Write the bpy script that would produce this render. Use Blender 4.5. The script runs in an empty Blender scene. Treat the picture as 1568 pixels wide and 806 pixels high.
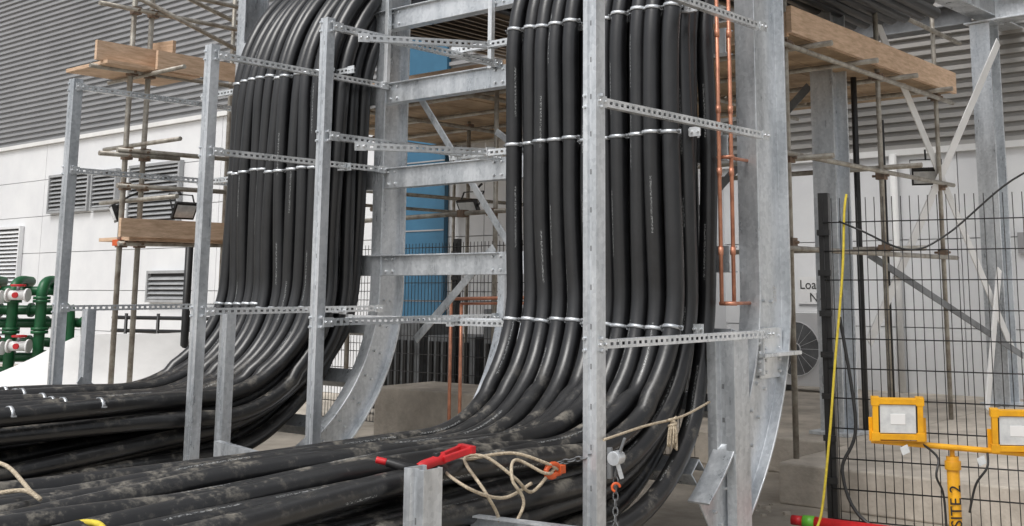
import bpy, bmesh, math, random
from mathutils import Vector, Matrix, noise
random.seed(7)
R=math.radians
UP=Vector((0,0,1))
A=Vector((.785,-.62,0)).normalized()   # along the ladder rungs
B=Vector((.62,.785,0)).normalized()    # depth of the frame
def st(s,t,z): return Vector((-.49,7.68,0))+A*s+B*t+UP*z

# ------------------------------------------------ materials
def nodes(name):
    m=bpy.data.materials.new(name); m.use_nodes=True
    n=m.node_tree.nodes; l=m.node_tree.links
    return m,n,l,n['Principled BSDF']
def mat(name,c1,c2=None,rough=.5,metal=0,scale=4,detail=6,bump=0,bscale=30,stretch=(1,1,1),lo=.35,hi=.65,rvar=0,spec=.5):
    m,n,l,p=nodes(name)
    p.inputs['Roughness'].default_value=rough; p.inputs['Metallic'].default_value=metal
    p.inputs['Specular IOR Level'].default_value=spec
    tc=n.new('ShaderNodeTexCoord'); mp=n.new('ShaderNodeMapping'); mp.inputs['Scale'].default_value=stretch
    l.new(tc.outputs['Object'],mp.inputs[0])
    if c2 is None: c2=tuple(x*.8 for x in c1)
    t=n.new('ShaderNodeTexNoise'); t.inputs['Scale'].default_value=scale; t.inputs['Detail'].default_value=detail
    t.inputs['Roughness'].default_value=.65
    l.new(mp.outputs[0],t.inputs['Vector'])
    r=n.new('ShaderNodeValToRGB'); r.color_ramp.elements[0].position=lo; r.color_ramp.elements[1].position=hi
    r.color_ramp.elements[0].color=(*c2,1); r.color_ramp.elements[1].color=(*c1,1)
    l.new(t.outputs[0],r.inputs[0]); l.new(r.outputs[0],p.inputs['Base Color'])
    if rvar:
        mr=n.new('ShaderNodeMapRange'); mr.inputs[3].default_value=rough-rvar; mr.inputs[4].default_value=rough+rvar
        l.new(t.outputs[0],mr.inputs[0]); l.new(mr.outputs[0],p.inputs['Roughness'])
    if bump:
        t2=n.new('ShaderNodeTexNoise'); t2.inputs['Scale'].default_value=bscale; t2.inputs['Detail'].default_value=5
        l.new(mp.outputs[0],t2.inputs['Vector'])
        b=n.new('ShaderNodeBump'); b.inputs['Strength'].default_value=bump; b.inputs['Distance'].default_value=.02
        l.new(t2.outputs[0],b.inputs['Height']); l.new(b.outputs[0],p.inputs['Normal'])
    return m
def galv_mat(name,a,b,rough=.42,metal=.55):
    m,n,l,p=nodes(name)
    tc=n.new('ShaderNodeTexCoord')
    v=n.new('ShaderNodeTexVoronoi'); v.inputs['Scale'].default_value=42
    ns=n.new('ShaderNodeTexNoise'); ns.inputs['Scale'].default_value=5.0; ns.inputs['Detail'].default_value=8; ns.inputs['Roughness'].default_value=.66
    mp=n.new('ShaderNodeMapping'); mp.inputs['Scale'].default_value=(1,1,.22)
    l.new(tc.outputs['Object'],v.inputs['Vector']); l.new(tc.outputs['Object'],mp.inputs[0]); l.new(mp.outputs[0],ns.inputs['Vector'])
    bw=n.new('ShaderNodeRGBToBW'); l.new(v.outputs['Color'],bw.inputs[0])
    mx=n.new('ShaderNodeMath'); mx.operation='MULTIPLY_ADD'; mx.inputs[1].default_value=.14; l.new(bw.outputs[0],mx.inputs[0]); l.new(ns.outputs[0],mx.inputs[2])
    r=n.new('ShaderNodeValToRGB'); r.color_ramp.elements[0].position=.40; r.color_ramp.elements[1].position=.70
    r.color_ramp.elements[0].color=(*a,1); r.color_ramp.elements[1].color=(*b,1)
    l.new(mx.outputs[0],r.inputs[0]); l.new(r.outputs[0],p.inputs['Base Color'])
    p.inputs['Metallic'].default_value=metal
    mr=n.new('ShaderNodeMapRange'); mr.inputs[1].default_value=.3; mr.inputs[2].default_value=.7; mr.inputs[3].default_value=rough-.14; mr.inputs[4].default_value=rough+.12
    l.new(ns.outputs[0],mr.inputs[0]); l.new(mr.outputs[0],p.inputs['Roughness'])
    return m
GALV=galv_mat('galvanised_steel',(.43,.46,.49),(.76,.79,.82),.36,.55)
GALV2=galv_mat('galvanised_bright',(.55,.58,.60),(.84,.86,.88),.33,.5)
def cable_mat():
    m,n,l,p=nodes('black_cable_sheath')
    uv=n.new('ShaderNodeUVMap'); sx=n.new('ShaderNodeSeparateXYZ'); l.new(uv.outputs[0],sx.inputs[0])
    def M(op,a,b=None,c=None):
        q=n.new('ShaderNodeMath'); q.operation=op
        for i,x in enumerate((a,b,c)):
            if x is None: continue
            if isinstance(x,(int,float)): q.inputs[i].default_value=x
            else: l.new(x,q.inputs[i])
        return q.outputs[0]
    band=M('LESS_THAN',M('ABSOLUTE',M('SUBTRACT',sx.outputs[0],.5)),.017)
    cv=n.new('ShaderNodeCombineXYZ'); l.new(M('MULTIPLY',sx.outputs[1],80),cv.inputs[0]); l.new(M('MULTIPLY',sx.outputs[0],70),cv.inputs[1])
    g=n.new('ShaderNodeTexNoise'); g.inputs['Scale'].default_value=1; g.inputs['Detail'].default_value=1; l.new(cv.outputs[0],g.inputs['Vector'])
    glyph=M('GREATER_THAN',g.outputs[0],.53)
    g2=n.new('ShaderNodeTexNoise'); g2.inputs['Scale'].default_value=2.2; g2.inputs['Detail'].default_value=0
    cv2=n.new('ShaderNodeCombineXYZ'); l.new(sx.outputs[1],cv2.inputs[0]); l.new(cv2.outputs[0],g2.inputs['Vector'])
    gate=M('GREATER_THAN',g2.outputs[0],.52)
    text=M('MULTIPLY',M('MULTIPLY',band,glyph),M('MULTIPLY',gate,.42))
    tc=n.new('ShaderNodeTexCoord')
    ns=n.new('ShaderNodeTexNoise'); ns.inputs['Scale'].default_value=6; ns.inputs['Detail'].default_value=12; ns.inputs['Roughness'].default_value=.78
    l.new(tc.outputs['Object'],ns.inputs['Vector'])
    geo=n.new('ShaderNodeNewGeometry'); sp=n.new('ShaderNodeSeparateXYZ'); l.new(geo.outputs['Position'],sp.inputs[0])
    sn=n.new('ShaderNodeSeparateXYZ'); l.new(geo.outputs['Normal'],sn.inputs[0])
    low=n.new('ShaderNodeMapRange'); low.inputs[1].default_value=1.15; low.inputs[2].default_value=.80; low.inputs[3].default_value=.0; low.inputs[4].default_value=1
    l.new(sp.outputs[2],low.inputs[0])
    upn=n.new('ShaderNodeMapRange'); upn.inputs[1].default_value=-.2; upn.inputs[2].default_value=.9; l.new(sn.outputs[2],upn.inputs[0])
    pat=n.new('ShaderNodeMapRange'); pat.inputs[1].default_value=.52; pat.inputs[2].default_value=.63; l.new(ns.outputs[0],pat.inputs[0])
    dust=M('MULTIPLY',M('MULTIPLY',low.outputs[0],upn.outputs[0]),M('MULTIPLY_ADD',pat.outputs[0],.66,.03))
    base=n.new('ShaderNodeValToRGB'); base.color_ramp.elements[0].position=.3; base.color_ramp.elements[1].position=.75
    base.color_ramp.elements[0].color=(.006,.006,.007,1); base.color_ramp.elements[1].color=(.018,.019,.021,1)
    l.new(ns.outputs[0],base.inputs[0])
    m1=n.new('ShaderNodeMixRGB'); l.new(dust,m1.inputs[0]); l.new(base.outputs[0],m1.inputs[1]); m1.inputs[2].default_value=(.29,.265,.22,1)
    m2=n.new('ShaderNodeMixRGB'); l.new(text,m2.inputs[0]); l.new(m1.outputs[0],m2.inputs[1]); m2.inputs[2].default_value=(.6,.62,.62,1)
    l.new(m2.outputs[0],p.inputs['Base Color'])
    l.new(M('ADD',M('MULTIPLY_ADD',ns.outputs[0],.26,.19),M('MULTIPLY',dust,.45)),p.inputs['Roughness'])
    p.inputs['Specular IOR Level'].default_value=.7
    n3=n.new('ShaderNodeTexNoise'); n3.inputs['Scale'].default_value=60; n3.inputs['Detail'].default_value=4; l.new(tc.outputs['Object'],n3.inputs['Vector'])
    b=n.new('ShaderNodeBump'); b.inputs['Strength'].default_value=.06; b.inputs['Distance'].default_value=.01; l.new(n3.outputs[0],b.inputs['Height']); l.new(b.outputs[0],p.inputs['Normal'])
    return m
CABLE=cable_mat()
COPPER=mat('copper',(.72,.33,.21),(.44,.19,.12),.38,.4,scale=9)
TIMBER=mat('scaffold_timber',(.72,.52,.37),(.50,.34,.22),.8,scale=6,stretch=(1,1,6),bump=.3,bscale=20)
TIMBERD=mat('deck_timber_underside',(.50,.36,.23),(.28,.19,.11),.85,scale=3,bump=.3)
TUBE=mat('scaffold_tube',(.46,.44,.39),(.24,.21,.175),.5,.35,scale=10)
RUST=mat('rusty_fitting',(.28,.19,.13),(.14,.11,.09),.7,.3,scale=20)
WHITE=mat('white_cladding',(.80,.81,.82),(.70,.71,.73),.45,scale=.8)
WHITE2=mat('white_sheet',(.80,.80,.79),(.70,.70,.69),.6,scale=2,bump=.2,bscale=5)
GREYCLAD=mat('grey_corrugated_cladding',(.33,.335,.345),(.27,.275,.285),.5,.1,scale=.7)
GREYCLAD2=mat('louvre_metal',(.41,.40,.385),(.32,.31,.295),.5,.1,scale=.9)
DARK=mat('dark_void',(.03,.03,.033),None,.7)
LOUV=mat('vent_grey',(.42,.43,.44),(.32,.33,.34),.5,.1)
BLUE=mat('blue_panel',(.045,.16,.27),(.03,.12,.21),.45,scale=1.5)
BLACK=mat('black_powder_coat',(.012,.012,.013),(.02,.02,.02),.4,scale=20)
CONC=mat('concrete',(.64,.58,.50),(.38,.34,.29),.85,scale=2.5,detail=10,bump=.4,bscale=25)
GROUND=mat('dirty_yard_concrete',(.52,.47,.40),(.28,.25,.21),.85,scale=1.3,detail=12,bump=.35,bscale=18,rvar=.1)
GREEN=mat('green_pipe_paint',(.012,.13,.045),(.008,.08,.028),.4,scale=8)
RED=mat('red_plastic',(.62,.02,.025),(.42,.015,.02),.4,scale=12)
ORANGE=mat('orange_paint',(.75,.13,.03),(.5,.08,.02),.45,scale=12)
YEL=mat('yellow_paint',(.85,.42,.01),(.62,.29,.01),.4,scale=10)
YROPE=mat('yellow_rope',(.75,.6,.06),(.55,.42,.04),.7,scale=40)
ROPE=mat('manila_rope',(.66,.57,.43),(.42,.34,.24),.9,scale=60,bump=.6,bscale=120)
LENS=mat('floodlight_lens',(.72,.74,.74),(.52,.54,.56),.15,.1,scale=14)
STEELD=mat('dark_grey_steel',(.22,.23,.24),(.13,.135,.14),.5,.3,scale=5)
SIGNW=mat('sign_white',(.8,.8,.8),(.75,.75,.75),.4)
LIME=mat('green_band',(.15,.5,.05),None,.4)

# ------------------------------------------------ mesh builder
class MB:
    def __init__(s): s.V=[];s.F=[];s.M=[];s.S=[];s.UV=[]
    def f(s,idx,m=0,sm=False,uv=None):
        s.F.append(idx);s.M.append(m);s.S.append(sm);s.UV.append(uv)
    def obox(s,c,x,y,z,m=0):
        b=len(s.V)
        for i in (-1,1):
            for j in (-1,1):
                for k in (-1,1): s.V.append(c+x*i+y*j+z*k)
        for q in ((0,1,3,2),(4,6,7,5),(0,4,5,1),(2,3,7,6),(0,2,6,4),(1,5,7,3)): s.f([b+i for i in q],m)
    def stbox(s,s0,s1,t0,t1,z0,z1,m=0):
        s.obox(st((s0+s1)/2,(t0+t1)/2,(z0+z1)/2),A*((s1-s0)/2),B*((t1-t0)/2),UP*((z1-z0)/2),m)
    def bar(s,p0,p1,w,h,m=0,up=UP):
        p0=Vector(p0);p1=Vector(p1);d=(p1-p0); L=d.length; d.normalize()
        x=d.cross(up)
        if x.length<1e-4: x=d.cross(Vector((0,1,0)))
        x.normalize(); y=x.cross(d).normalized()
        s.obox((p0+p1)/2,d*(L/2),x*(w/2),y*(h/2),m)
    def ext(s,prof,p0,p1,ax,ay,m=0):
        b=len(s.V);n=len(prof)
        for p in (p0,p1):
            for a,c in prof: s.V.append(Vector(p)+ax*a+ay*c)
        for i in range(n):
            j=(i+1)%n; s.f([b+i,b+j,b+n+j,b+n+i],m)
        s.f([b+i for i in range(n)][::-1],m); s.f([b+n+i for i in range(n)],m)
    def sweep(s,prof,frames,m=0):
        b=len(s.V);n=len(prof)
        for o,ax,ay in frames:
            for a,c in prof: s.V.append(o+ax*a+ay*c)
        for k in range(len(frames)-1):
            for i in range(n):
                j=(i+1)%n; s.f([b+k*n+i,b+k*n+j,b+(k+1)*n+j,b+(k+1)*n+i],m)
        s.f([b+i for i in range(n)][::-1],m); e=b+(len(frames)-1)*n; s.f([e+i for i in range(n)],m)
    def tube(s,pts,r,m=0,seg=8,rot=0,uv=False,v0=0):
        pts=[Vector(p) for p in pts]; n=len(pts); b=len(s.V)
        T=[(pts[min(i+1,n-1)]-pts[max(i-1,0)]).normalized() for i in range(n)]
        ref=UP if abs(T[0].z)<.9 else Vector((1,0,0))
        N=(ref-T[0]*ref.dot(T[0])).normalized(); L=v0; Ls=[]
        for i in range(n):
            if i: N=(N-T[i]*N.dot(T[i])).normalized(); L+=(pts[i]-pts[i-1]).length
            Ls.append(L); C=T[i].cross(N)
            rr=r[i] if isinstance(r,(list,tuple)) else r
            for k in range(seg):
                a=2*math.pi*k/seg+rot; s.V.append(pts[i]+N*(math.cos(a)*rr)+C*(math.sin(a)*rr))
        for i in range(n-1):
            for k in range(seg):
                j=(k+1)%seg
                u=None
                if uv: u=[(k/seg,Ls[i]),((k+1)/seg,Ls[i]),((k+1)/seg,Ls[i+1]),(k/seg,Ls[i+1])]
                s.f([b+i*seg+k,b+i*seg+j,b+(i+1)*seg+j,b+(i+1)*seg+k],m,True,u)
        s.f([b+k for k in range(seg)][::-1],m); s.f([b+(n-1)*seg+k for k in range(seg)],m)
    def cyl(s,p0,p1,r,m=0,seg=12): s.tube([p0,p1],r,m,seg)
    def build(s,name,mats,parent=None,bevel=0):
        me=bpy.data.meshes.new(name); me.from_pydata([tuple(v) for v in s.V],[],s.F)
        for i,p in enumerate(me.polygons): p.material_index=s.M[i]; p.use_smooth=s.S[i]
        if any(u is not None for u in s.UV):
            ul=me.uv_layers.new(name='UVMap')
            for i,p in enumerate(me.polygons):
                if s.UV[i]:
                    for k,li in enumerate(p.loop_indices): ul.data[li].uv=s.UV[i][k]
        else:
            bm=bmesh.new(); bm.from_mesh(me); bmesh.ops.recalc_face_normals(bm,faces=bm.faces); bm.to_mesh(me); bm.free()
        for m in mats: me.materials.append(m)
        o=bpy.data.objects.new(name,me); bpy.context.scene.collection.objects.link(o)
        if parent: o.parent=parent
        if bevel:
            bv=o.modifiers.new('bevel','BEVEL'); bv.width=bevel; bv.segments=2; bv.limit_method='ANGLE'
        return o
def cat(P,n=8):
    P=[Vector(p) for p in P]; Q=[P[0]]+P+[P[-1]]; out=[]
    for i in range(1,len(Q)-2):
        a,b,c,d=Q[i-1:i+3]
        for k in range(n):
            t=k/n; out.append(.5*((2*b)+(c-a)*t+(2*a-5*b+4*c-d)*t*t+(3*b-a-3*c+d)*t**3))
    out.append(P[-1]); return out

# ------------------------------------------------ cables
RC=.057; LAY=.13
def bank(name,soff,pitch,zc,Rf,tend,seed,lev,hts,bias,ztop):
    mb=MB(); front=[]
    for lay in range(4):
        for i in range(11):
            s0=soff+i*pitch+(.025 if lay%2 else 0)-.012*lay; rr=Rf+LAY*lay; t0=LAY*lay
            P=[]
            z0=zc-rr; t=tend
            while t<-Rf-.05: P.append((t,z0)); t+=.22
            for k in range(0,19):
                a=math.pi/2*(1-k/18); P.append((-Rf+rr*math.cos(a),zc-rr*math.sin(a)))
            z=zc+.16
            while z<ztop: P.append((t0,z)); z+=.14
            R2=1.45-LAY*lay
            for k in range(0,19):
                a=math.pi/2*k/18; P.append((t0+R2*(1-math.cos(a)),ztop+R2*math.sin(a)))
            P.append((t0+R2+1.2,ztop+R2)); P.append((t0+R2+3.0,ztop+R2))
            pts=[];L=0;prev=None
            for (t,z) in P:
                if prev: L+=math.hypot(t-prev[0],z-prev[1])
                prev=(t,z)
                hz=max(0,min(1,(1.25-z)/.6)); far=max(0,min(1,(-t-.9)/1.5))
                ds=noise.noise(Vector((s0*.9+seed,L*.45,lay*3.1)))*(.07+.10*hz)+noise.noise(Vector((i*7.3+seed,L*.55,lay*5.7)))*(.046+.06*hz)+bias*hz
                dn=noise.noise(Vector((i*3.3+seed+9,L*.5,lay*4.7)))*(.05+.04*hz)+noise.noise(Vector((s0*1.3,L*.4,seed)))*.06
                if lay>=2: dn-=.10*far
                if hz>.5: pts.append(st(s0+ds,t,z+dn*.8))
                else: pts.append(st(s0+ds,t+dn*.8,z))
            mb.tube(pts,RC,0,16,rot=random.choice([2.6,3.1,3.6,4.4,5.2,1.8])+random.uniform(-.4,.4),uv=True,v0=random.uniform(0,50))
            if lay==0: front.append(pts)
    ob=mb.build(name,[CABLE])
    cb=MB()
    def ring(c,e1,e2,ax):
        b=len(cb.V);n=14
        for k in range(n+1):
            a=R(-90+180*k/n)
            d=e2*math.cos(a)+e1*math.sin(a)
            for rr,h in ((RC+.001,-.011),(RC+.001,.011),(RC+.006,.011),(RC+.006,-.011)): cb.V.append(c+d*rr+ax*h)
        for k in range(n):
            for q in range(4):
                p=(q+1)%4; cb.f([b+k*4+q,b+k*4+p,b+(k+1)*4+p,b+(k+1)*4+q],0,q==2)
        for sg in (-1,1):
            cc=c+e1*sg*(RC+.010)
            cb.obox(cc+e2*.004,e1*.010,e2*.005,ax*.014,0)
            cb.cyl(cc+e2*.006,cc+e2*.036,.006,1,6); cb.cyl(cc+e2*.010,cc+e2*.020,.011,1,6)
    for zl in lev:
        cs=[]
        for i,pts in enumerate(front):
            zz=zl-(.0 if i<5 else .025)+random.uniform(-.010,.010)
            for a,b in zip(pts,pts[1:]):
                if a.z<=zz<b.z and b.z-a.z>1e-4:
                    cs.append((a.lerp(b,(zz-a.z)/(b.z-a.z)),(b-a).normalized())); break
        for q,d in cs: ring(q,A,(-B+d*B.dot(d)).normalized(),d)
    for tl in hts:
        cs=[]
        for pts in front:
            for a,b in zip(pts,pts[1:]):
                ta=(a-st(0,0,0)).dot(B); tb=(b-st(0,0,0)).dot(B)
                if ta<=tl<tb: cs.append(a.lerp(b,(tl-ta)/(tb-ta))); break
        for q in cs: ring(q,A,UP,B)
    cb.build('cable_clamps',[GALV,STEELD],ob)
    return ob
bank('black_power_cable_bundle',0,.131,1.62,.92,-5.4,1.3,(1.38,2.59,3.39),(),0,3.14)
bank('black_power_cable_bundle.001',-3.4,.130,1.68,.89,-5.6,5.7,(1.45,2.59,3.39),(-1.75,-2.35,-3.0),-.09,3.2)

# ------------------------------------------------ steel ladder frame
fr=MB()
def iprof(w,d,tf=.016,tw=.012):
    h=w/2
    return [(-h,0),(h,0),(h,tf),(tw/2,tf),(tw/2,d-tf),(h,d-tf),(h,d),(-h,d),(-h,d-tf),(-tw/2,d-tf),(-tw/2,tf),(-h,tf)]
def rail(sc,t0,w,d,ztop,zc=1.6,tc=-.9):
    F=[];r0=t0-tc
    F.append((st(sc,t0,ztop),A,B)) 
    F.append((st(sc,t0,zc),A,B))
    amax=math.asin(min(.999,(zc-.02)/(r0+d)))
    for k in range(1,31):
        a=amax*k/30; rd=B*math.cos(a)-UP*math.sin(a)
        F.append((st(sc,tc,zc)+rd*r0,A,rd))
    fr.sweep(iprof(w,d),F,0)
    for k in range(9):
        a=amax*(k+.5)/9; rd=B*math.cos(a)-UP*math.sin(a)
        for q in (.38,.62):
            c=st(sc,tc,zc)+rd*(r0+d*q); fr.cyl(c,c+A*.026,.011,1,6)
rail(1.48,.60,.15,.42,5.4)
rail(-.60,.50,.07,.18,1.72)
rail(-2.0,.48,.12,.27,5.4)
rail(-4.1,.50,.12,.27,5.4)
fr.stbox(1.38,1.58,.585,.599,1.05,1.28,1); fr.stbox(1.40,1.60,.57,1.06,1.16,1.185,1); fr.stbox(1.50,1.51,.66,.96,1.02,1.34,1)
for k in range(4):
    for q in (1.41,1.55):
        c=st(q,.585,1.08+k*.055); fr.cyl(c,c-B*.018,.012,1,6)
    for t in (.72,.9):
        c=st(1.51,t,1.06+k*.075); fr.cyl(c,c+A*.018,.012,1,6)
def cpr(h,d,t=.009): return [(-h,0),(h,0),(h,d),(h-t,d),(h-t,t),(-h+t,t),(-h+t,d),(-h,d)]
for z in (1.78,2.50,3.22,3.86,4.5):
    fr.ext(cpr(.085,.10),st(-4.05,.49,z),st(1.40,.49,z),UP,B,0)
    fr.stbox(-2.07,-.62,.455,.489,z+.072,z+.082,0)
    for sx in (-2.0,-.80):
        for dz in (-.05,.05):
            for dx in (.12,.2):
                c=st(sx+dx,.49,z+dz); fr.cyl(c,c-B*.014,.012,1,6)
for a in (13,30,48):
    rd=B*math.cos(R(a))-UP*math.sin(R(a)); tg=B*math.sin(R(a))+UP*math.cos(R(a))
    for s0,s1 in ((-4.05,-2.05),(-.58,1.40)):
        fr.ext(cpr(.06,.10),st(s0,-.9,1.6)+rd*1.42,st(s1,-.9,1.6)+rd*1.42,tg,rd,0)
fr.bar(st(-1.95,.9,1.16),st(-1.05,.9,1.92),.012,.07,0)
fr.bar(st(-.9,.95,1.9),st(-2.05,.95,3.3),.012,.06,0)
fr.bar(st(-1.7,1.6,3.0),st(-.1,1.6,1.95),.012,.06,0)
fr.bar(st(-1.9,.6,4.1),st(-.75,.6,4.35),.05,.12,0)
fr.stbox(-.72,-.68,.44,.48,3.28,5.0,1); fr.stbox(-1.90,-1.86,.42,.46,3.3,5.0,1)
frame=fr.build('galvanised_steel_ladder_frame',[GALV,GALV2],bevel=.003)

# ------------------------------------------------ channel posts and slotted struts
pp=[(-.05,0),(-.017,0),(-.009,.014),(.009,.014),(.017,0),(.05,0),(.05,.09),(.03,.09),(.03,.084),(.044,.084),(.044,.006),(.020,.006),(.012,.020),(-.012,.020),(-.020,.006),(-.044,.006),(-.044,.084),(-.03,.084),(-.03,.09),(-.05,.09)]
pn=0
def post(s,t,z1,sc=1.0,p=None,bolts=()):
    global pn
    mb=MB(); o=st(s,t,0) if p is None else Vector(p)
    pr=[(a*sc,b*sc) for a,b in pp]
    mb.ext(pr,o,o+UP*z1,A,B,0)
    mb.obox(o+B*.045*sc+UP*.008,A*.11,B*.11,UP*.008,0)
    for z in bolts:
        for dz in (-.03,.03):
            c=o+A*.05*sc+B*.045*sc+UP*(z+dz); mb.cyl(c,c+A*.02,.011,0,6)
            c=o-A*.034*sc+UP*(z+dz); mb.cyl(c,c-B*.014,.009,0,6)
    z=.2
    while z<z1-.1:
        c=o+UP*z+B*.0135*sc; mb.obox(c,A*.0045*sc,B*.001,UP*.014,1); z+=.2
    mb.build('galvanised_channel_post'+('' if pn==0 else '.%03d'%pn),[GALV,STEELD],bevel=.002); pn+=1
post(1.56,-1.17,3.9,.88,None,(1.31,2.575,3.3)); post(-.68,-1.17,3.37,.72,None,(1.38,2.577,3.31)); post(-1.97,-1.20,3.36,.82,None,(1.43,2.57,3.28)); post(-4.03,-1.17,3.35,.9,None,(1.43,2.57,3.28))
post(-1.88,-1.02,1.41,.85); post(-3.87,-1.0,1.42,.85); post(1.47,.24,1.29,1.95); post(0,0,.82,1.25,(-.755,5.0,0))
sn=0
def strut(p0,p1,face,name='slotted_strut_channel',h=.045,dpt=.04):
    global sn
    mb=MB(); d=(p1-p0); L=d.length; d.normalize(); up=face.cross(d).normalized()
    c=(p0+p1)/2
    for sg in (-1,1):
        mb.obox(c+up*sg*(h/2-.007),d*(L/2),face*.0015,up*.007,0)
        mb.obox(c+up*sg*(h/2-.0005)-face*dpt/2,d*(L/2),face*dpt/2,up*.0015,0)
        mb.obox(c+up*sg*(h/2-.006)-face*dpt,d*(L/2),face*.0015,up*.006,0)
    x=0
    while x<L:
        mb.obox(p0+d*min(x+.01,L),d*.012,face*.0015,up*(h/2-.014),0); x+=.05
    for q in (p0,p1):
        mb.obox(q+face*.004,d*.04,face*.003,up*.03,0)
        for k in (-.022,.022): mb.cyl(q+d*k+face*.004,q+d*k+face*.022,.009,0,6)
    mb.build(name+('' if sn==0 else '.%03d'%sn),[GALV2]); sn+=1
for z in (3.30,2.575,1.31): strut(st(1.60,-1.12,z),st(1.62,.60,z),A)
for z in (3.31,2.577,1.38): strut(st(-.62,-1.10,z),st(-.62,.46,z),A)
strut(st(-.60,-.9,3.27),st(-.35,.1,3.36),A)
strut(st(-.60,-.9,2.53),st(-.35,.1,2.57),A)
for z in (3.28,2.57,1.43): strut(st(-1.90,-1.12,z),st(-1.90,.44,z),A); strut(st(-3.97,-1.12,z),st(-3.97,.44,z),A)
for s0,s1,zz in ((-.7,1.42,(1.35,2.56,3.36)),(-4.0,-1.9,(1.42,2.56,3.36))):
    for z in zz: strut(st(s0,.075,z),st(s1,.075,z),-B)
strut(st(-1.85,.1,1.36),st(-.1,.1,1.36),-B)
bc=MB()
bc.ext(cpr(.05,.05),st(-1.8,-1.1,.5),st(-1.0,-1.1,.44),UP,B,0)
bc.bar(st(-3.8,-1.05,.86),st(-3.8,-.1,.30),.012,.06,0)
bc.ext(cpr(.04,.05),Vector((-.55,5.5,.50)),Vector((.15,5.1,.50)),UP,-B,0)
for t in (-1.7,-2.3,-2.9): bc.stbox(-3.6,-2.1,t-.02,t+.02,.16,.20,0)
for t in (-1.5,-2.6,-3.7,-4.8): bc.stbox(-.1,1.3,t-.03,t+.03,.10,.16,0)
bc.build('galvanised_base_channels',[GALV])

# ------------------------------------------------ copper pipes
cp=MB()
for s_,t_ in ((1.452,.30),(1.505,.36)):
    cp.cyl(st(s_,t_,1.50),st(s_,t_,3.75),.013,0,10)
    for z in (1.8,2.3,2.7,3.2): cp.cyl(st(s_,t_,z),st(s_,t_,z+.05),.017,0,10)
cp.cyl(st(1.42,.33,1.5),st(1.54,.33,1.5),.013,0)
cp.cyl(st(1.42,.33,2.42),st(1.54,.33,2.42),.011,0)
cp.cyl(st(1.48,.33,1.5),st(1.48,.62,1.5),.011,0); cp.cyl(st(1.48,.33,2.42),st(1.48,.62,2.42),.011,0)
cp.build('copper_pipe_run',[COPPER])
cp=MB()
for dx in (0,.09):
    cp.cyl((-1.19+dx,9.8,.1),(-1.19+dx,9.8,1.5-dx*.4),.015,0,10)
cp.cyl((-1.19,9.8,1.5),(-.3,9.4,1.52),.015,0); cp.cyl((-1.1,9.8,1.46),(-.3,9.4,1.47),.012,0)
cp.build('copper_pipe_run.001',[COPPER])

# ------------------------------------------------ scaffolds
def coupler(mb,p,m=1):
    mb.obox(Vector(p),A*.042,B*.042,UP*.036,m); mb.cyl(Vector(p)-A*.09,Vector(p)+A*.075,.012,m,6)
sc=MB()
for t in (0,.19): sc.cyl(st(-5.2,t,0),st(-5.2,t,5.6),.027,0,10)
sc.cyl(st(-5.2,1.15,0),st(-5.2,1.15,5.6),.024,0,10)
for z,t0,t1 in ((2.93,-.12,1.3),(2.88,-.3,.55),(2.58,-.1,1.3),(2.02,-.05,1.3),(3.72,-.45,1.4),(4.35,-.4,1.6),(4.6,-.4,1.6)):
    sc.cyl(st(-5.14,t0,z),st(-5.14,t1,z+.02),.024,0,10)
    coupler(sc,st(-5.17,0,z)); coupler(sc,st(-5.17,.19,z))
for z in (2.45,3.0,3.7): sc.cyl(st(-5.8,.1,z),st(-4.4,.1,z),.022,0,8)
sc.cyl(st(-5.1,-.3,4.55),st(-5.1,1.6,4.0),.024,0); sc.cyl(st(-5.25,-.5,4.9),st(-5.25,1.7,4.35),.024,0)
sc.bar(st(-5.05,-.45,3.86),st(-5.05,.55,3.86),.04,.19,2); sc.bar(st(-5.35,.28,3.98),st(-5.0,.34,3.98),.04,.2,2)
sc.bar(st(-4.9,.1,3.83),st(-4.9,1.3,3.83),.04,.19,2); sc.stbox(-5.75,-4.95,-.38,.62,3.73,3.765,2)
sc.bar(st(-5.0,-.12,2.17),st(-5.0,1.1,2.17),.04,.18,2); sc.stbox(-5.6,-5.03,0,1.2,2.05,2.085,2)
for t in (0,.19): sc.obox(st(-5.2,t,2.03),A*.05,B*.05,UP*.03,3)
sc.build('tube_scaffold_tower',[TUBE,RUST,TIMBER,ORANGE])

sc=MB()
sc.stbox(-6.3,.99,2.12,2.16,3.60,3.80,2)
n=int(7.3/.235)
for i in range(n):
    a=-6.3+i*.235
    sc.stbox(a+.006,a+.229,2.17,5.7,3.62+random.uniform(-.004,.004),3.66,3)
sc.stbox(1.0,1.045,2.1,5.75,3.62,3.84,2)
for t in (2.5,3.4,4.3,5.2): sc.cyl(st(-6.4,t,3.58),st(1.2,t,3.58),.024,0,8)
for s_ in (-6.1,-4.4,.93):
    for t in (2.2,4.0,5.45):
        sc.cyl(st(s_,t,0),st(s_,t,6.5 if s_>0 else 3.7),.024,0,10)
        for z in (1.95,2.62,3.55): coupler(sc,st(s_,t,z))
    for z in (1.9,2.65): sc.cyl(st(s_+.05,2.0,z),st(s_+.05,5.7,z),.022,0,8)
for s_ in (-6.1,-4.4,-2.7,-.9,.93): sc.cyl(st(s_+.05,2.0,3.53),st(s_+.05,5.8,3.53),.024,0,8)
for t,z in ((2.25,2.62),(4.05,1.95),(4.05,2.7)): sc.cyl(st(-.9,t,z),st(1.3,t,z),.024,0,8)
sc.cyl(st(-5.2,2.25,2.3),st(-2.0,2.25,2.34),.024,0,8); coupler(sc,st(-2.75,2.25,2.33)); coupler(sc,st(-2.35,2.25,2.33))
sc.cyl(st(-2.35,2.3,0),st(-2.35,2.3,3.7),.024,0,8)
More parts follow.
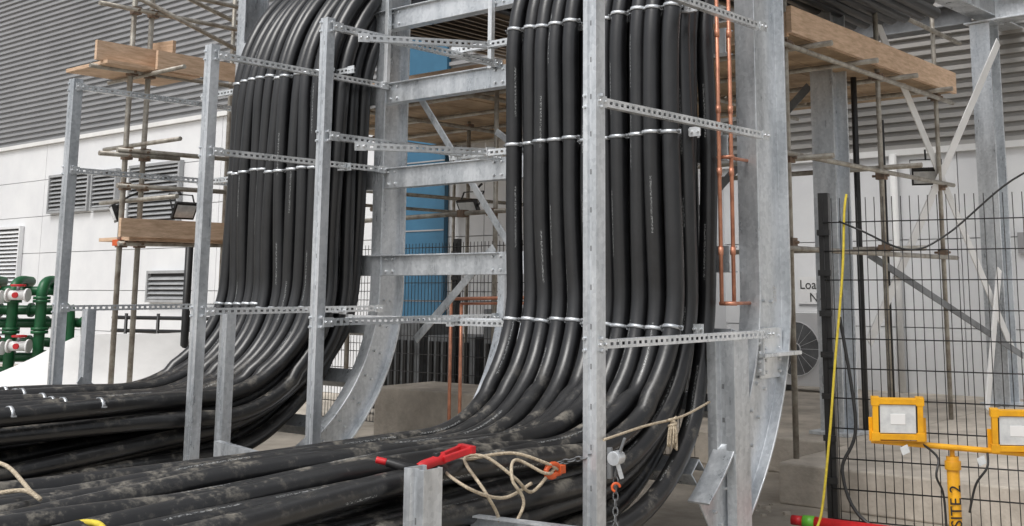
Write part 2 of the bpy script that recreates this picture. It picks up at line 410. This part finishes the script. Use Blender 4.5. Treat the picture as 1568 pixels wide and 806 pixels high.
sc.cyl(st(.95,2.1,4.75),st(.95,5.9,4.75),.024,0,8); sc.cyl(st(.95,2.1,4.25),st(.95,6.2,4.25),.024,0,8)
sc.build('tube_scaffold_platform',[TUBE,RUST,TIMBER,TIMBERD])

# ------------------------------------------------ steel portal on the right
pr=MB()
c1=Vector((2.27,10.3,.3)); c2=Vector((4.66,12.75,.3)); D=(c2-c1).normalized(); Dx=Vector((D.y,-D.x,0))
ip=iprof(.24,.26,.018,.014); ip=[(a,b-.13) for a,b in ip]
for c in (c1,c2):
    pr.ext(ip,c,c+UP*(6.2 if c is c1 else 4.35),Dx,D,0); pr.obox(c+UP*.015,Dx*.2,D*.2,UP*.015,0)
    pr.obox(c+UP*4.36,Dx*.17,D*.17,UP*.01,0)
pr.ext([(a*1.1,b*1.1) for a,b in ip],c1+UP*4.75-D*2,c2+UP*4.53+D*2,Dx,UP,0)
pr.ext(ip,c2+UP*4.50-A*5,c2+UP*4.50-A*.14,B,UP,1); pr.ext(ip,c2+UP*4.50+A*.14,c2+UP*4.50+A*4,B,UP,0)
mid=c1.lerp(c2,.5)
pr.ext(ip,mid+UP*5.05-A*3,mid+UP*5.05+A*4,B,UP,1)
o=Dx*.16
pr.bar(c2-D*.1+UP*4.1+o*1.3,c1+D*.2+UP*.8+o*1.3,.11,.012,3,up=Dx)
pr.bar(c1+D*.2+UP*4.4+o*1.1,c2-D*.1+UP*.6+o*1.1,.11,.012,3,up=Dx)
pr.bar(c1+D*.2+UP*1.6+o*1.5,c2+UP*.55+o*1.5,.07,.012,1,up=Dx)
pr.bar(c2-D*1.1+UP*.05+Dx*.3,c2-D*.4+UP*1.5+Dx*.2,.10,.02,3,up=Dx)
pr.bar(c1+A*-2.2+UP*1.4,c1+A*-.2+UP*3.2,.012,.08,1)
pr.cyl(c1+D*.45+UP*.0,c1+D*.45+UP*3.6,.03,4,10); pr.cyl(c1+D*.62+Dx*.2+UP*.0,c1+D*.62+Dx*.2+UP*2.9,.014,4,8)
pr.build('galvanised_steel_portal_frame',[GALV,STEELD,GALV2,WHITE2,BLACK],bevel=.003)

# ------------------------------------------------ buildings
def corr(mb,t,s0,s1,z0,z1,pitch,dep,m):
    z=z0; rows=[]
    while z<z1:
        rows+= [(z,0),(z+pitch*.45,0),(z+pitch*.55,dep),(z+pitch*.95,dep)]; z+=pitch
    b=len(mb.V)
    for z,d in rows: mb.V.append(st(s0,t+d,z)); mb.V.append(st(s1,t+d,z))
    for i in range(len(rows)-1): mb.f([b+2*i,b+2*i+1,b+2*i+3,b+2*i+2],m)
def louvre(mb,s0,s1,z0,z1,t,m=1,dk=2):
    mb.stbox(s0,s1,t-.02,t-.01,z0,z1,dk)
    for a,b in ((s0-.05,s0),(s1,s1+.05)): mb.stbox(a,b,t-.09,t,z0-.05,z1+.05,m)
    mb.stbox(s0,s1,t-.088,t,z0-.05,z0,m); mb.stbox(s0,s1,t-.088,t,z1,z1+.05,m)
    z=z0+.04
    while z<z1-.02:
        mb.obox(st((s0+s1)/2,t-.05,z),A*((s1-s0)/2),(B*.03+UP*.028),(UP*.004-B*.004),m); z+=.085
def panels(mb,s0,s1,z0,z1,t,w,h,m):
    mb.stbox(s0,s1,t+.004,t+.4,z0,z1,3)
    z=z0
    while z<z1-.02:
        zz=min(z+h,z1); s_=s0
        while s_<s1-.02:
            ss=min(s_+w,s1); mb.stbox(s_+.006,ss-.006,t-.05,t+random.uniform(0,.003),z+.006,zz-.006,m); s_+=w
        z+=h
GAP=mat('panel_joint',(.36,.36,.37),None,.7)
bl=MB()
panels(bl,-44,-3.2,0,4.6,5.6,3.2,.77,0)
bl.stbox(-44,-3.15,5.48,5.62,4.6,4.68,4)
corr(bl,5.5,-44,-3.2,4.68,13,.115,.05,5)
bl.stbox(-44,-3.2,5.62,16,4.68,13,5); bl.stbox(-44,-3.2,5.62,16,0,4.6,0)
for a in ((-18.0,-16.45,3.16,3.86),(-16.25,-15.4,3.15,3.84),(-14.85,-13.2,2.75,3.85),(-14.0,-12.8,1.38,1.85)): louvre(bl,*a,5.54)
louvre(bl,-22.5,-19.2,.02,2.85,5.54,0,2)
bl.stbox(-7.35,-6.3,5.46,5.54,.9,5.4,6)
for i in range(4): bl.stbox(-7.35,-6.3,5.45,5.465,1.4+i*1.0,1.42+i*1.0,3)
for s_ in (-26,-12.4): bl.cyl(st(s_,5.45,.1),st(s_,5.45,4.6),.045,4,10)
bl.build('clad_industrial_building',[WHITE,LOUV,DARK,GAP,WHITE2,GREYCLAD,BLUE])
bl=MB()
panels(bl,-7,14,0,3.3,8.05,2.4,1.1,0)
corr(bl,7.95,-7,14,3.36,9,.12,.06,5)
bl.stbox(-7,14,8.06,16,3.32,9,5)
bl.stbox(-7,14,7.93,8.06,3.28,3.36,4)
bl.stbox(.9,1.35,7.95,7.99,2.0,2.25,3)
for s_ in (-.6,3.2): bl.cyl(st(s_,7.9,.3),st(s_,7.9,3.3),.05,4,10)
bl.build('clad_industrial_building.001',[WHITE,LOUV,DARK,GAP,WHITE2,GREYCLAD2])

ac=MB(); ac.stbox(-2.05,-1.2,7.2,7.55,.38,1.28,0)
c=st(-1.70,7.19,.83)
for r in (.34,.07):
    ac.tube([c+A*r*math.cos(a*math.pi/12)+UP*r*math.sin(a*math.pi/12) for a in range(25)],.008,0,5)
for k in range(16):
    q=k*math.pi/8; e=A*math.cos(q)+UP*math.sin(q); ac.bar(c+e*.07,c+e*.34,.005,.005,0,up=B)
ac.cyl(c+B*.004,c+B*.012,.34,1,28)
for s_ in (-1.95,-1.3): ac.stbox(s_-.04,s_+.04,7.15,7.6,.30,.38,1)
ac.build('air_conditioning_unit',[WHITE,STEELD],bevel=.01)

def text(name,body,size,loc,xd,yd,m,parent=None):
    cu=bpy.data.curves.new(name,'FONT'); cu.body=body; cu.size=size; cu.extrude=.001; cu.align_x='LEFT'
    o=bpy.data.objects.new(name,cu); bpy.context.scene.collection.objects.link(o); cu.materials.append(m)
    z=xd.cross(yd); M=Matrix((xd,yd,z)).transposed().to_4x4(); M.translation=loc; o.matrix_world=M
    if parent: o.parent=parent
    return o
sg=MB(); sg.stbox(-2.05,-1.35,7.97,7.982,1.38,1.74,0)
so=sg.build('wall_sign',[SIGNW]); text('sign_lettering','Loading\n   No 2',.17,st(-2.02,7.966,1.58),A,UP,BLACK,so)
text('stencil_number','2087',.055,st(1.489,.93,1.50),UP,-B,WHITE2,frame)

# ------------------------------------------------ ground, plinths
def grid(name,x0,x1,y0,y1,m):
    mb=MB(); mb.V=[Vector(p) for p in ((x0,y0,0),(x1,y0,0),(x1,y1,0),(x0,y1,0))]; mb.f([0,1,2,3]); return mb.build(name,[m])
grid('ground',-400,400,-400,400,GROUND)
pl=MB(); pl.stbox(.9,13,1.96,8.0,0,.3,0); pl.stbox(-3.1,.88,3.2,8.0,0,.298,0); pl.build('concrete_plinth',[CONC],bevel=.015)
pl=MB(); pl.stbox(-3.6,-.9,1.9,2.7,0,.62,0); pl.build('concrete_plinth.001',[CONC],bevel=.015)
db=MB()
for i in range(260):
    x=random.uniform(.8,4); y=random.uniform(5.5,8.6); r=random.uniform(.006,.025)
    db.obox(Vector((x,y,r*.5)),Vector((r,r*.3,0)),Vector((-r*.3,r*.8,0)),UP*r*.5)
db.build('gravel',[CONC])

# ------------------------------------------------ mesh fences
def fence(name,p0,p1,h,vs=.06,hs=.2,r=.0028,posts=2.5,z0=.05):
    mb=MB(); p0=Vector(p0);p1=Vector(p1); d=p1-p0; L=d.length; d.normalize(); nrm=Vector((d.y,-d.x,0))
    x=0
    while x<=L: mb.tube([p0+d*x+UP*z0,p0+d*x+UP*h],r,0,4); x+=vs
    z=z0
    while z<=h+.01:
        for q in (-.006,.006): mb.tube([p0+nrm*q+UP*z,p1+nrm*q+UP*z],r*1.2,0,4)
        z+=hs
    x=0
    while x<=L+.01:
        c=p0+d*x+nrm*-.035
        mb.obox(c+UP*(h+.04)/2,d*.036,nrm*.03,UP*(h+.04)/2,0)
        z=.3
        while z<h: mb.obox(c+UP*z+nrm*.04,d*.045,nrm*.008,UP*.02,0); mb.cyl(c+UP*z-d*.055,c+UP*z-d*.03,.014,0,8); z+=.28
        x+=posts
    return mb.build(name,[BLACK])
fence('black_mesh_fence',(1.66,7.85,0),(4.34,6.51,0),2.22,posts=3.0,r=.0032)
fence('black_mesh_fence.001',st(-6.2,3.2,0),st(-.6,3.2,0),2.1,vs=.055,posts=2.4,r=.0036)

eq=MB()
for i in range(5):
    s0=-6+i*.95
    eq.stbox(s0,s0+.8,4.0,4.6,.15+.0,1.15+random.uniform(-.2,.3),0)
    for k in range(6): eq.stbox(s0+.05+k*.12,s0+.11+k*.12,3.97,3.995,.25,.95,1)
eq.stbox(-6.2,-1.2,3.95,4.65,.08,.14,1)
eq.build('switchgear_cabinets',[STEELD,BLACK],bevel=.01)

# ------------------------------------------------ floodlights on structures
fn=0
def flood(pos,face,w=.24,h=.18):
    global fn
    mb=MB(); pos=Vector(pos); f=Vector(face).normalized(); x=f.cross(UP).normalized(); u=x.cross(f).normalized()
    mb.obox(pos,x*w/2,f*.02,u*h/2,0); mb.obox(pos+f*.021,x*w*.43,f*.002,u*h*.38,1)
    for k in range(6): mb.obox(pos-f*.035+x*w*(-.4+k*.16),x*.004,f*.018,u*h*.4,0)
    for sg_ in (-1,1): mb.bar(pos+x*sg_*(w/2+.01),pos+x*sg_*(w/2+.01)-f*.1+UP*.12,.008,.02,0)
    mb.bar(pos+x*(w/2+.01)-f*.1+UP*.12,pos-x*(w/2+.01)-f*.1+UP*.12,.02,.01,0)
    mb.bar(pos-f*.1+UP*.12,pos-f*.25+UP*.14,.02,.02,0)
    mb.build('black_floodlight'+('' if fn==0 else '.%03d'%fn),[BLACK,LENS],bevel=.003); fn+=1
flood((-1.28,11.9,2.45),(-.5,-.7,-.5),.26,.17)
flood((-4.72,11.1,2.33),(-.9,-.5,-.4)); flood((-4.1,11.3,2.37),(.7,-.6,-.5))
flood((3.55,11.6,2.75),(-.2,-.7,-.6),.3,.2)

# ------------------------------------------------ left: green pipework, tarpaulin, rail
gp=MB()
for i,(z,dy) in enumerate(((.72,0),(.86,.1),(1.02,0),(1.22,.1),(1.36,0),(1.56,.05))):
    xe=-5.4-(i%3)*.13; y=12.05+dy
    gp.tube(cat([(-9.5,y+.9,z),(-7.2,y+.1,z),(xe-.35,y,z),(xe-.08,y,z),(xe,y,z-.07),(xe,y,.15)],6),.05,0,14)
    for k in range(5):
        x=-7.0+k*.34+(i%2)*.12
        if x<xe-.2: gp.cyl((x,y+.02,z),(x+.035,y+.02,z),.075,0,14)
for i in range(3):
    x=-6.35+i*.3; y=11.85
    gp.tube(cat([(x,y+.35,1.66),(x,y+.1,1.66),(x,y,1.56),(x,y,1.3),(x,y,.2)],6),.055,0,14)
    for z in (.62,1.12,1.44): gp.cyl((x,y,z),(x,y,z+.03),.085,0,16); gp.cyl((x,y,z+.035),(x,y,z+.065),.085,0,16)
for x,z in ((-6.2,1.50),(-5.93,1.52),(-6.15,.98),(-5.88,1.0)):
    y=11.70; gp.cyl((x-.09,y,z),(x+.09,y,z),.05,1,14); gp.cyl((x-.11,y,z),(x-.09,y,z),.07,1,14); gp.cyl((x+.09,y,z),(x+.11,y,z),.07,1,14)
    gp.cyl((x,y,z),(x,y,z+.10),.02,3,8); gp.cyl((x,y,z),(x,y-.07,z),.03,2,12)
    gp.tube([(x+.065*math.cos(a*.5236),y+.065*math.sin(a*.5236),z+.10) for a in range(13)],.012,2,6)
gp.build('green_pipe_manifold',[GREEN,WHITE2,RED,STEELD])
tp=MB(); nx,ny=24,12
for j in range(ny+1):
    for i in range(nx+1):
        x=-8.2+i*(4.1/nx); v=j/ny
        ztop=1.1 if x>-5.3 else 1.1-(-5.3-x)*.52
        ztop=max(ztop,.3)
        tp.V.append(Vector((x,10.9+v*.65+max(0,x+5.5)*v,.25+v*(ztop-.25)+noise.noise(Vector((x*1.5,v*2,0)))*.06)))
for j in range(ny):
    for i in range(nx):
        a=j*(nx+1)+i; tp.f([a,a+1,a+nx+2,a+nx+1],0,True)
tp.build('white_tarpaulin',[WHITE2])
rl=MB()
for k in range(5): rl.cyl((-5.4+k*.45,13.2-k*.2,0),(-5.4+k*.45,13.2-k*.2,1.3),.02,0,8)
for z in (1.25,1.1,.8): rl.cyl((-5.6,13.3,z),(-3.4,12.3,z),.022,0,8)
rl.cyl((-4.42,12.4,0),(-4.42,12.4,2.2),.045,0,8)
rl.build('dark_steel_handrail',[BLACK])

# ------------------------------------------------ yellow floodlight stand
ys=MB()
px,py=1.745,5.5
ys.cyl((px,py,.02),(px,py,.80),.03,0,16); ys.cyl((px,py,.74),(px,py,.78),.038,0,16)
ys.cyl((px,py,.78),(px,py,.84),.012,0)
bar0=Vector((1.36,5.5,.875)); bar1=Vector((2.3,5.45,.80))
ys.cyl(bar0,bar1,.014,0,10)
for a in range(3):
    q=a*2.09+.4; ys.tube(cat([(px,py,.3),(px+.12*math.cos(q),py+.12*math.sin(q),.28),(px+.5*math.cos(q),py+.5*math.sin(q),.02)],5),.014,0,8)
for (x,z) in ((1.475,.985),(2.04,.93)):
    c=Vector((x,5.45,z)); f=Vector((-.15,-1,-.12)).normalized(); xx=f.cross(UP).normalized(); u=xx.cross(f).normalized()
    w,h=.115,.095
    ys.obox(c,xx*(w-.012),f*.022,u*(h-.012),1); ys.obox(c+f*.024,xx*w*.72,f*.002,u*h*.70,2)
    ys.obox(c+f*.027,xx*w*.3,f*.001,u*h*.26,3)
    for sg_ in (-1,1):
        ys.obox(c+u*sg_*(h-.012)+f*.015,xx*w,f*.018,u*.013,0); ys.obox(c+xx*sg_*(w-.012)+f*.015,xx*.013,f*.0178,u*h,0)
        ys.bar(c+xx*sg_*(w+.008)-f*.01,c+xx*sg_*(w+.008)-f*.01-UP*.11,.02,.006,0)
        for s2 in (-1,1): ys.obox(c+xx*sg_*(w-.012)+u*s2*(h-.012)+f*.014,xx*.019,f*.021,u*.019,0)
    ys.bar(c+xx*(w+.01)-f*.01-UP*.11,c-xx*(w+.01)-f*.01-UP*.11,.02,.006,0)
    for k in range(7): ys.obox(c-f*.035+xx*(-.08+k*.027),xx*.003,f*.014,u*.07,1)
ys.tube(cat([(1.6,5.48,.86),(1.66,5.45,.80),(1.64,5.42,.72),(1.68,5.45,.62),(1.69,5.46,.35),(1.70,5.46,.2)],6),.006,1,8)
ys.tube(cat([(1.9,5.46,.82),(1.88,5.42,.76),(1.83,5.44,.68),(1.80,5.46,.55)],6),.006,1,8)
ys.obox(Vector((1.50,5.43,.84)),Vector((.018,0,.008)),Vector((0,.002,0)),Vector((-.006,0,.018)),2)
ys.obox(Vector((1.86,5.43,.79)),Vector((.018,0,.008)),Vector((0,.002,0)),Vector((-.006,0,.018)),2)
yo=ys.build('yellow_twin_floodlight_stand',[YEL,BLACK,LENS,SIGNW],bevel=.002)
text('stand_lettering','SITE 2',.075,Vector((px+.02,py-.0325,.48)),Vector((0,0,1)),Vector((-1,0,0)),BLACK,yo)

def rope(name,P,r,m,n=8,seg=8):
    mb=MB(); mb.tube(cat(P,n),r,0,seg); return mb.build(name,[m])
rope('yellow_rope',[(1.80,7.72,2.24),(1.775,7.70,2.1),(1.74,7.66,1.7),(1.66,7.62,1.1),(1.60,7.6,.6),(1.53,7.6,.12),(1.45,7.55,.02)],.009,YROPE)
rope('black_power_lead',[(1.74,7.7,2.05),(1.85,7.55,1.98),(2.15,7.5,1.85),(2.4,7.45,1.95),(2.8,7.3,2.3),(3.2,7.1,2.5)],.007,BLACK)
rope('black_power_lead.001',[(1.72,7.7,1.4),(1.78,7.6,.7),(1.68,7.6,.4),(1.8,7.5,.1),(2.2,7.2,.02)],.012,BLACK)
rp=MB()
rp.tube(cat([(.08,5.78,.84),(.3,6.05,.875),(.52,6.35,.89),(.72,6.75,.93)],8),.007,0,8)
for k in range(9):
    a=k*.7; rp.tube(cat([(.46,6.22,.88),(.46+.02*math.cos(a),6.2+.02*math.sin(a),.84),(.455+.025*math.cos(a),6.2+.02*math.sin(a),.73+.01*k*.5)],5),.006,0,6)
rp.tube([(.46+.02*math.cos(a*.6),6.21+.02*math.sin(a*.6),.84+.003*a) for a in range(22)],.008,0,6)
rp.build('knotted_rope',[ROPE])
rp=MB()
def sp(t,z,s=1.46): return st(s,t,z)
rp.tube(cat([sp(-1.30,.70),sp(-1.4,.745),sp(-1.55,.80,1.38),sp(-1.75,.79,1.3),sp(-1.9,.77,1.25),sp(-1.95,.70,1.47),sp(-1.7,.62),sp(-1.5,.66)],8),.008,0,8)
rp.tube(cat([sp(-1.30,.72),sp(-1.36,.69),sp(-1.5,.62),sp(-1.62,.70),sp(-1.72,.80,1.36),sp(-1.80,.79,1.30),sp(-1.83,.66,1.47),sp(-1.72,.50),sp(-1.76,.30),sp(-1.8,.1)],8),.008,0,8)
rp.tube(cat([sp(-1.34,.69),sp(-1.42,.70,1.47),sp(-1.55,.77,1.40),sp(-1.66,.70,1.48),sp(-1.6,.58,1.5),sp(-1.72,.40,1.48),sp(-1.70,.2)],8),.008,0,8)
rp.build('tangled_rope',[ROPE])
rope('rope_end',[(-2.75,5.2,.84),(-2.5,4.95,.84),(-2.34,4.78,.80),(-2.24,4.64,.79),(-2.17,4.58,.77),(-2.25,4.6,.80),(-2.4,4.62,.78)],.009,ROPE)
rope('yellow_hose',[(-1.98,4.2,.69),(-1.88,4.22,.745),(-1.78,4.2,.755),(-1.70,4.12,.73)],.012,YROPE)
tl=MB()
q0=st(1.30,-2.10,.79); q1=st(1.38,-1.78,.87)
d=(q1-q0).normalized(); x=d.cross(UP).normalized()
tl.tube([q0,q0+d*.03,q0+d*.08,q0+d*.14],[.020,.026,.024,.03],0,10)
tl.bar(q0+d*.12-x*.03,q0+d*.26-x*.045,.024,.03,0); tl.bar(q0+d*.12+x*.03,q0+d*.26+x*.045,.024,.03,0)
tl.bar(q0+d*.265-x*.06,q0+d*.265+x*.06,.03,.035,0)
tl.cyl(q0+d*.10-UP*.03,q0+d*.10+UP*.035,.018,1,10)
tl.tube(cat([q0-d*.01,q0-d*.06+UP*.02,q0-d*.13-x*.06+UP*.06],5),.021,1,10)
tl.tube(cat([q0-d*.13-x*.06+UP*.06,q0-d*.17-x*.09+UP*.08],5),.016,0,10)
tl.build('red_hand_tool',[RED,BLACK],bevel=.004)
sh=MB(); c=st(1.46,-1.34,.70)
sh.tube([c+B*(.05*math.cos(a*.42))+UP*(.03*math.sin(a*.42)) for a in range(13)],.014,0,10)
sh.cyl(c-B*.05-UP*.02,c+B*.06-UP*.02,.013,0,10); sh.obox(c+B*.06,A*.02,B*.02,UP*.02,0)
sh.build('orange_shackle',[ORANGE],bevel=.003)
def chain(name,p0,p1,m,sag=0,L=.045):
    mb=MB(); p0=Vector(p0);p1=Vector(p1); n=int((p1-p0).length/(L*.75)); d=(p1-p0).normalized(); x=d.cross(Vector((.3,.8,.4))).normalized(); y=d.cross(x)
    for i in range(n):
        t=(i+.5)/n; c=p0.lerp(p1,t)-UP*sag*4*t*(1-t); e=x if i%2 else y
        mb.tube([c+d*(L*.5*math.cos(a*math.pi/5))+e*(L*.28*math.sin(a*math.pi/5)) for a in range(11)],.004,0,5)
    mb.build(name,[m])
chain('steel_chain',(.14,5.75,.70),(.135,5.74,.30),STEELD); chain('steel_chain.001',(-.16,5.88,.71),(.03,5.8,.76),STEELD)
hb=MB(); c=Vector((.14,5.73,.76)); hb.cyl(c-Vector((.015,.03,0)),c+Vector((.02,.03,0)),.035,0,14); hb.bar(c,c+Vector((.03,0,-.10)),.022,.022,0)
hb.cyl(c+Vector((-.03,0,.05)),c+Vector((-.03,0,-.1)),.015,1,10); hb.bar(c+Vector((.02,-.02,.03)),c+Vector((.045,-.03,.10)),.014,.014,1)
hb.tube([c+Vector((.0+.02*math.cos(a*.5),-.01,-.14+.02*math.sin(a*.5))) for a in range(10)],.007,2,8)
hb.build('lever_hoist',[GALV,STEELD,ORANGE],bevel=.003)
rd=MB(); a0=Vector((1.36,7.72,.07)); a1=Vector((2.6,7.0,.05)); dd=(a1-a0).normalized()
rd.cyl(a0+dd*.16,a1,.038,0,14); rd.cyl(a0+dd*.08,a0+dd*.16,.041,1,14); rd.cyl(a0,a0+dd*.08,.032,0,14)
rd.build('red_pipe',[RED,LIME])

# ------------------------------------------------ light, world, camera
sc_=bpy.context.scene
w=bpy.data.worlds.new('World'); sc_.world=w; w.use_nodes=True
n=w.node_tree.nodes; l=w.node_tree.links; bg=n['Background']
sky=n.new('ShaderNodeTexSky'); sky.sky_type='NISHITA'; sky.sun_disc=False; sky.sun_elevation=R(56); sky.sun_rotation=R(215); sky.air_density=1.0; sky.dust_density=4.0
hs=n.new('ShaderNodeHueSaturation'); hs.inputs['Saturation'].default_value=.22
l.new(sky.outputs[0],hs.inputs['Color']); l.new(hs.outputs[0],bg.inputs[0]); bg.inputs[1].default_value=.15
sd=bpy.data.lights.new('sun','SUN'); sd.energy=1.5; sd.angle=R(28); sd.color=(1,.98,.95)
so=bpy.data.objects.new('sun',sd); sc_.collection.objects.link(so)
az=R(215); el=R(56); dirv=Vector((math.sin(az)*math.cos(el),math.cos(az)*math.cos(el),math.sin(el)))
so.rotation_euler=dirv.to_track_quat('Z','Y').to_euler()
cd=bpy.data.cameras.new('camera'); cam=bpy.data.objects.new('camera',cd); sc_.collection.objects.link(cam)
cam.location=(0,0,1.6); cam.rotation_euler=(R(98.8),0,0); cd.sensor_width=36; cd.lens=39.03
cd.shift_x=-.074; cd.shift_y=-.1441; cd.clip_start=.05; cd.clip_end=1500
sc_.camera=cam
sc_.view_settings.view_transform='Standard'; sc_.view_settings.look='None'; sc_.view_settings.exposure=0
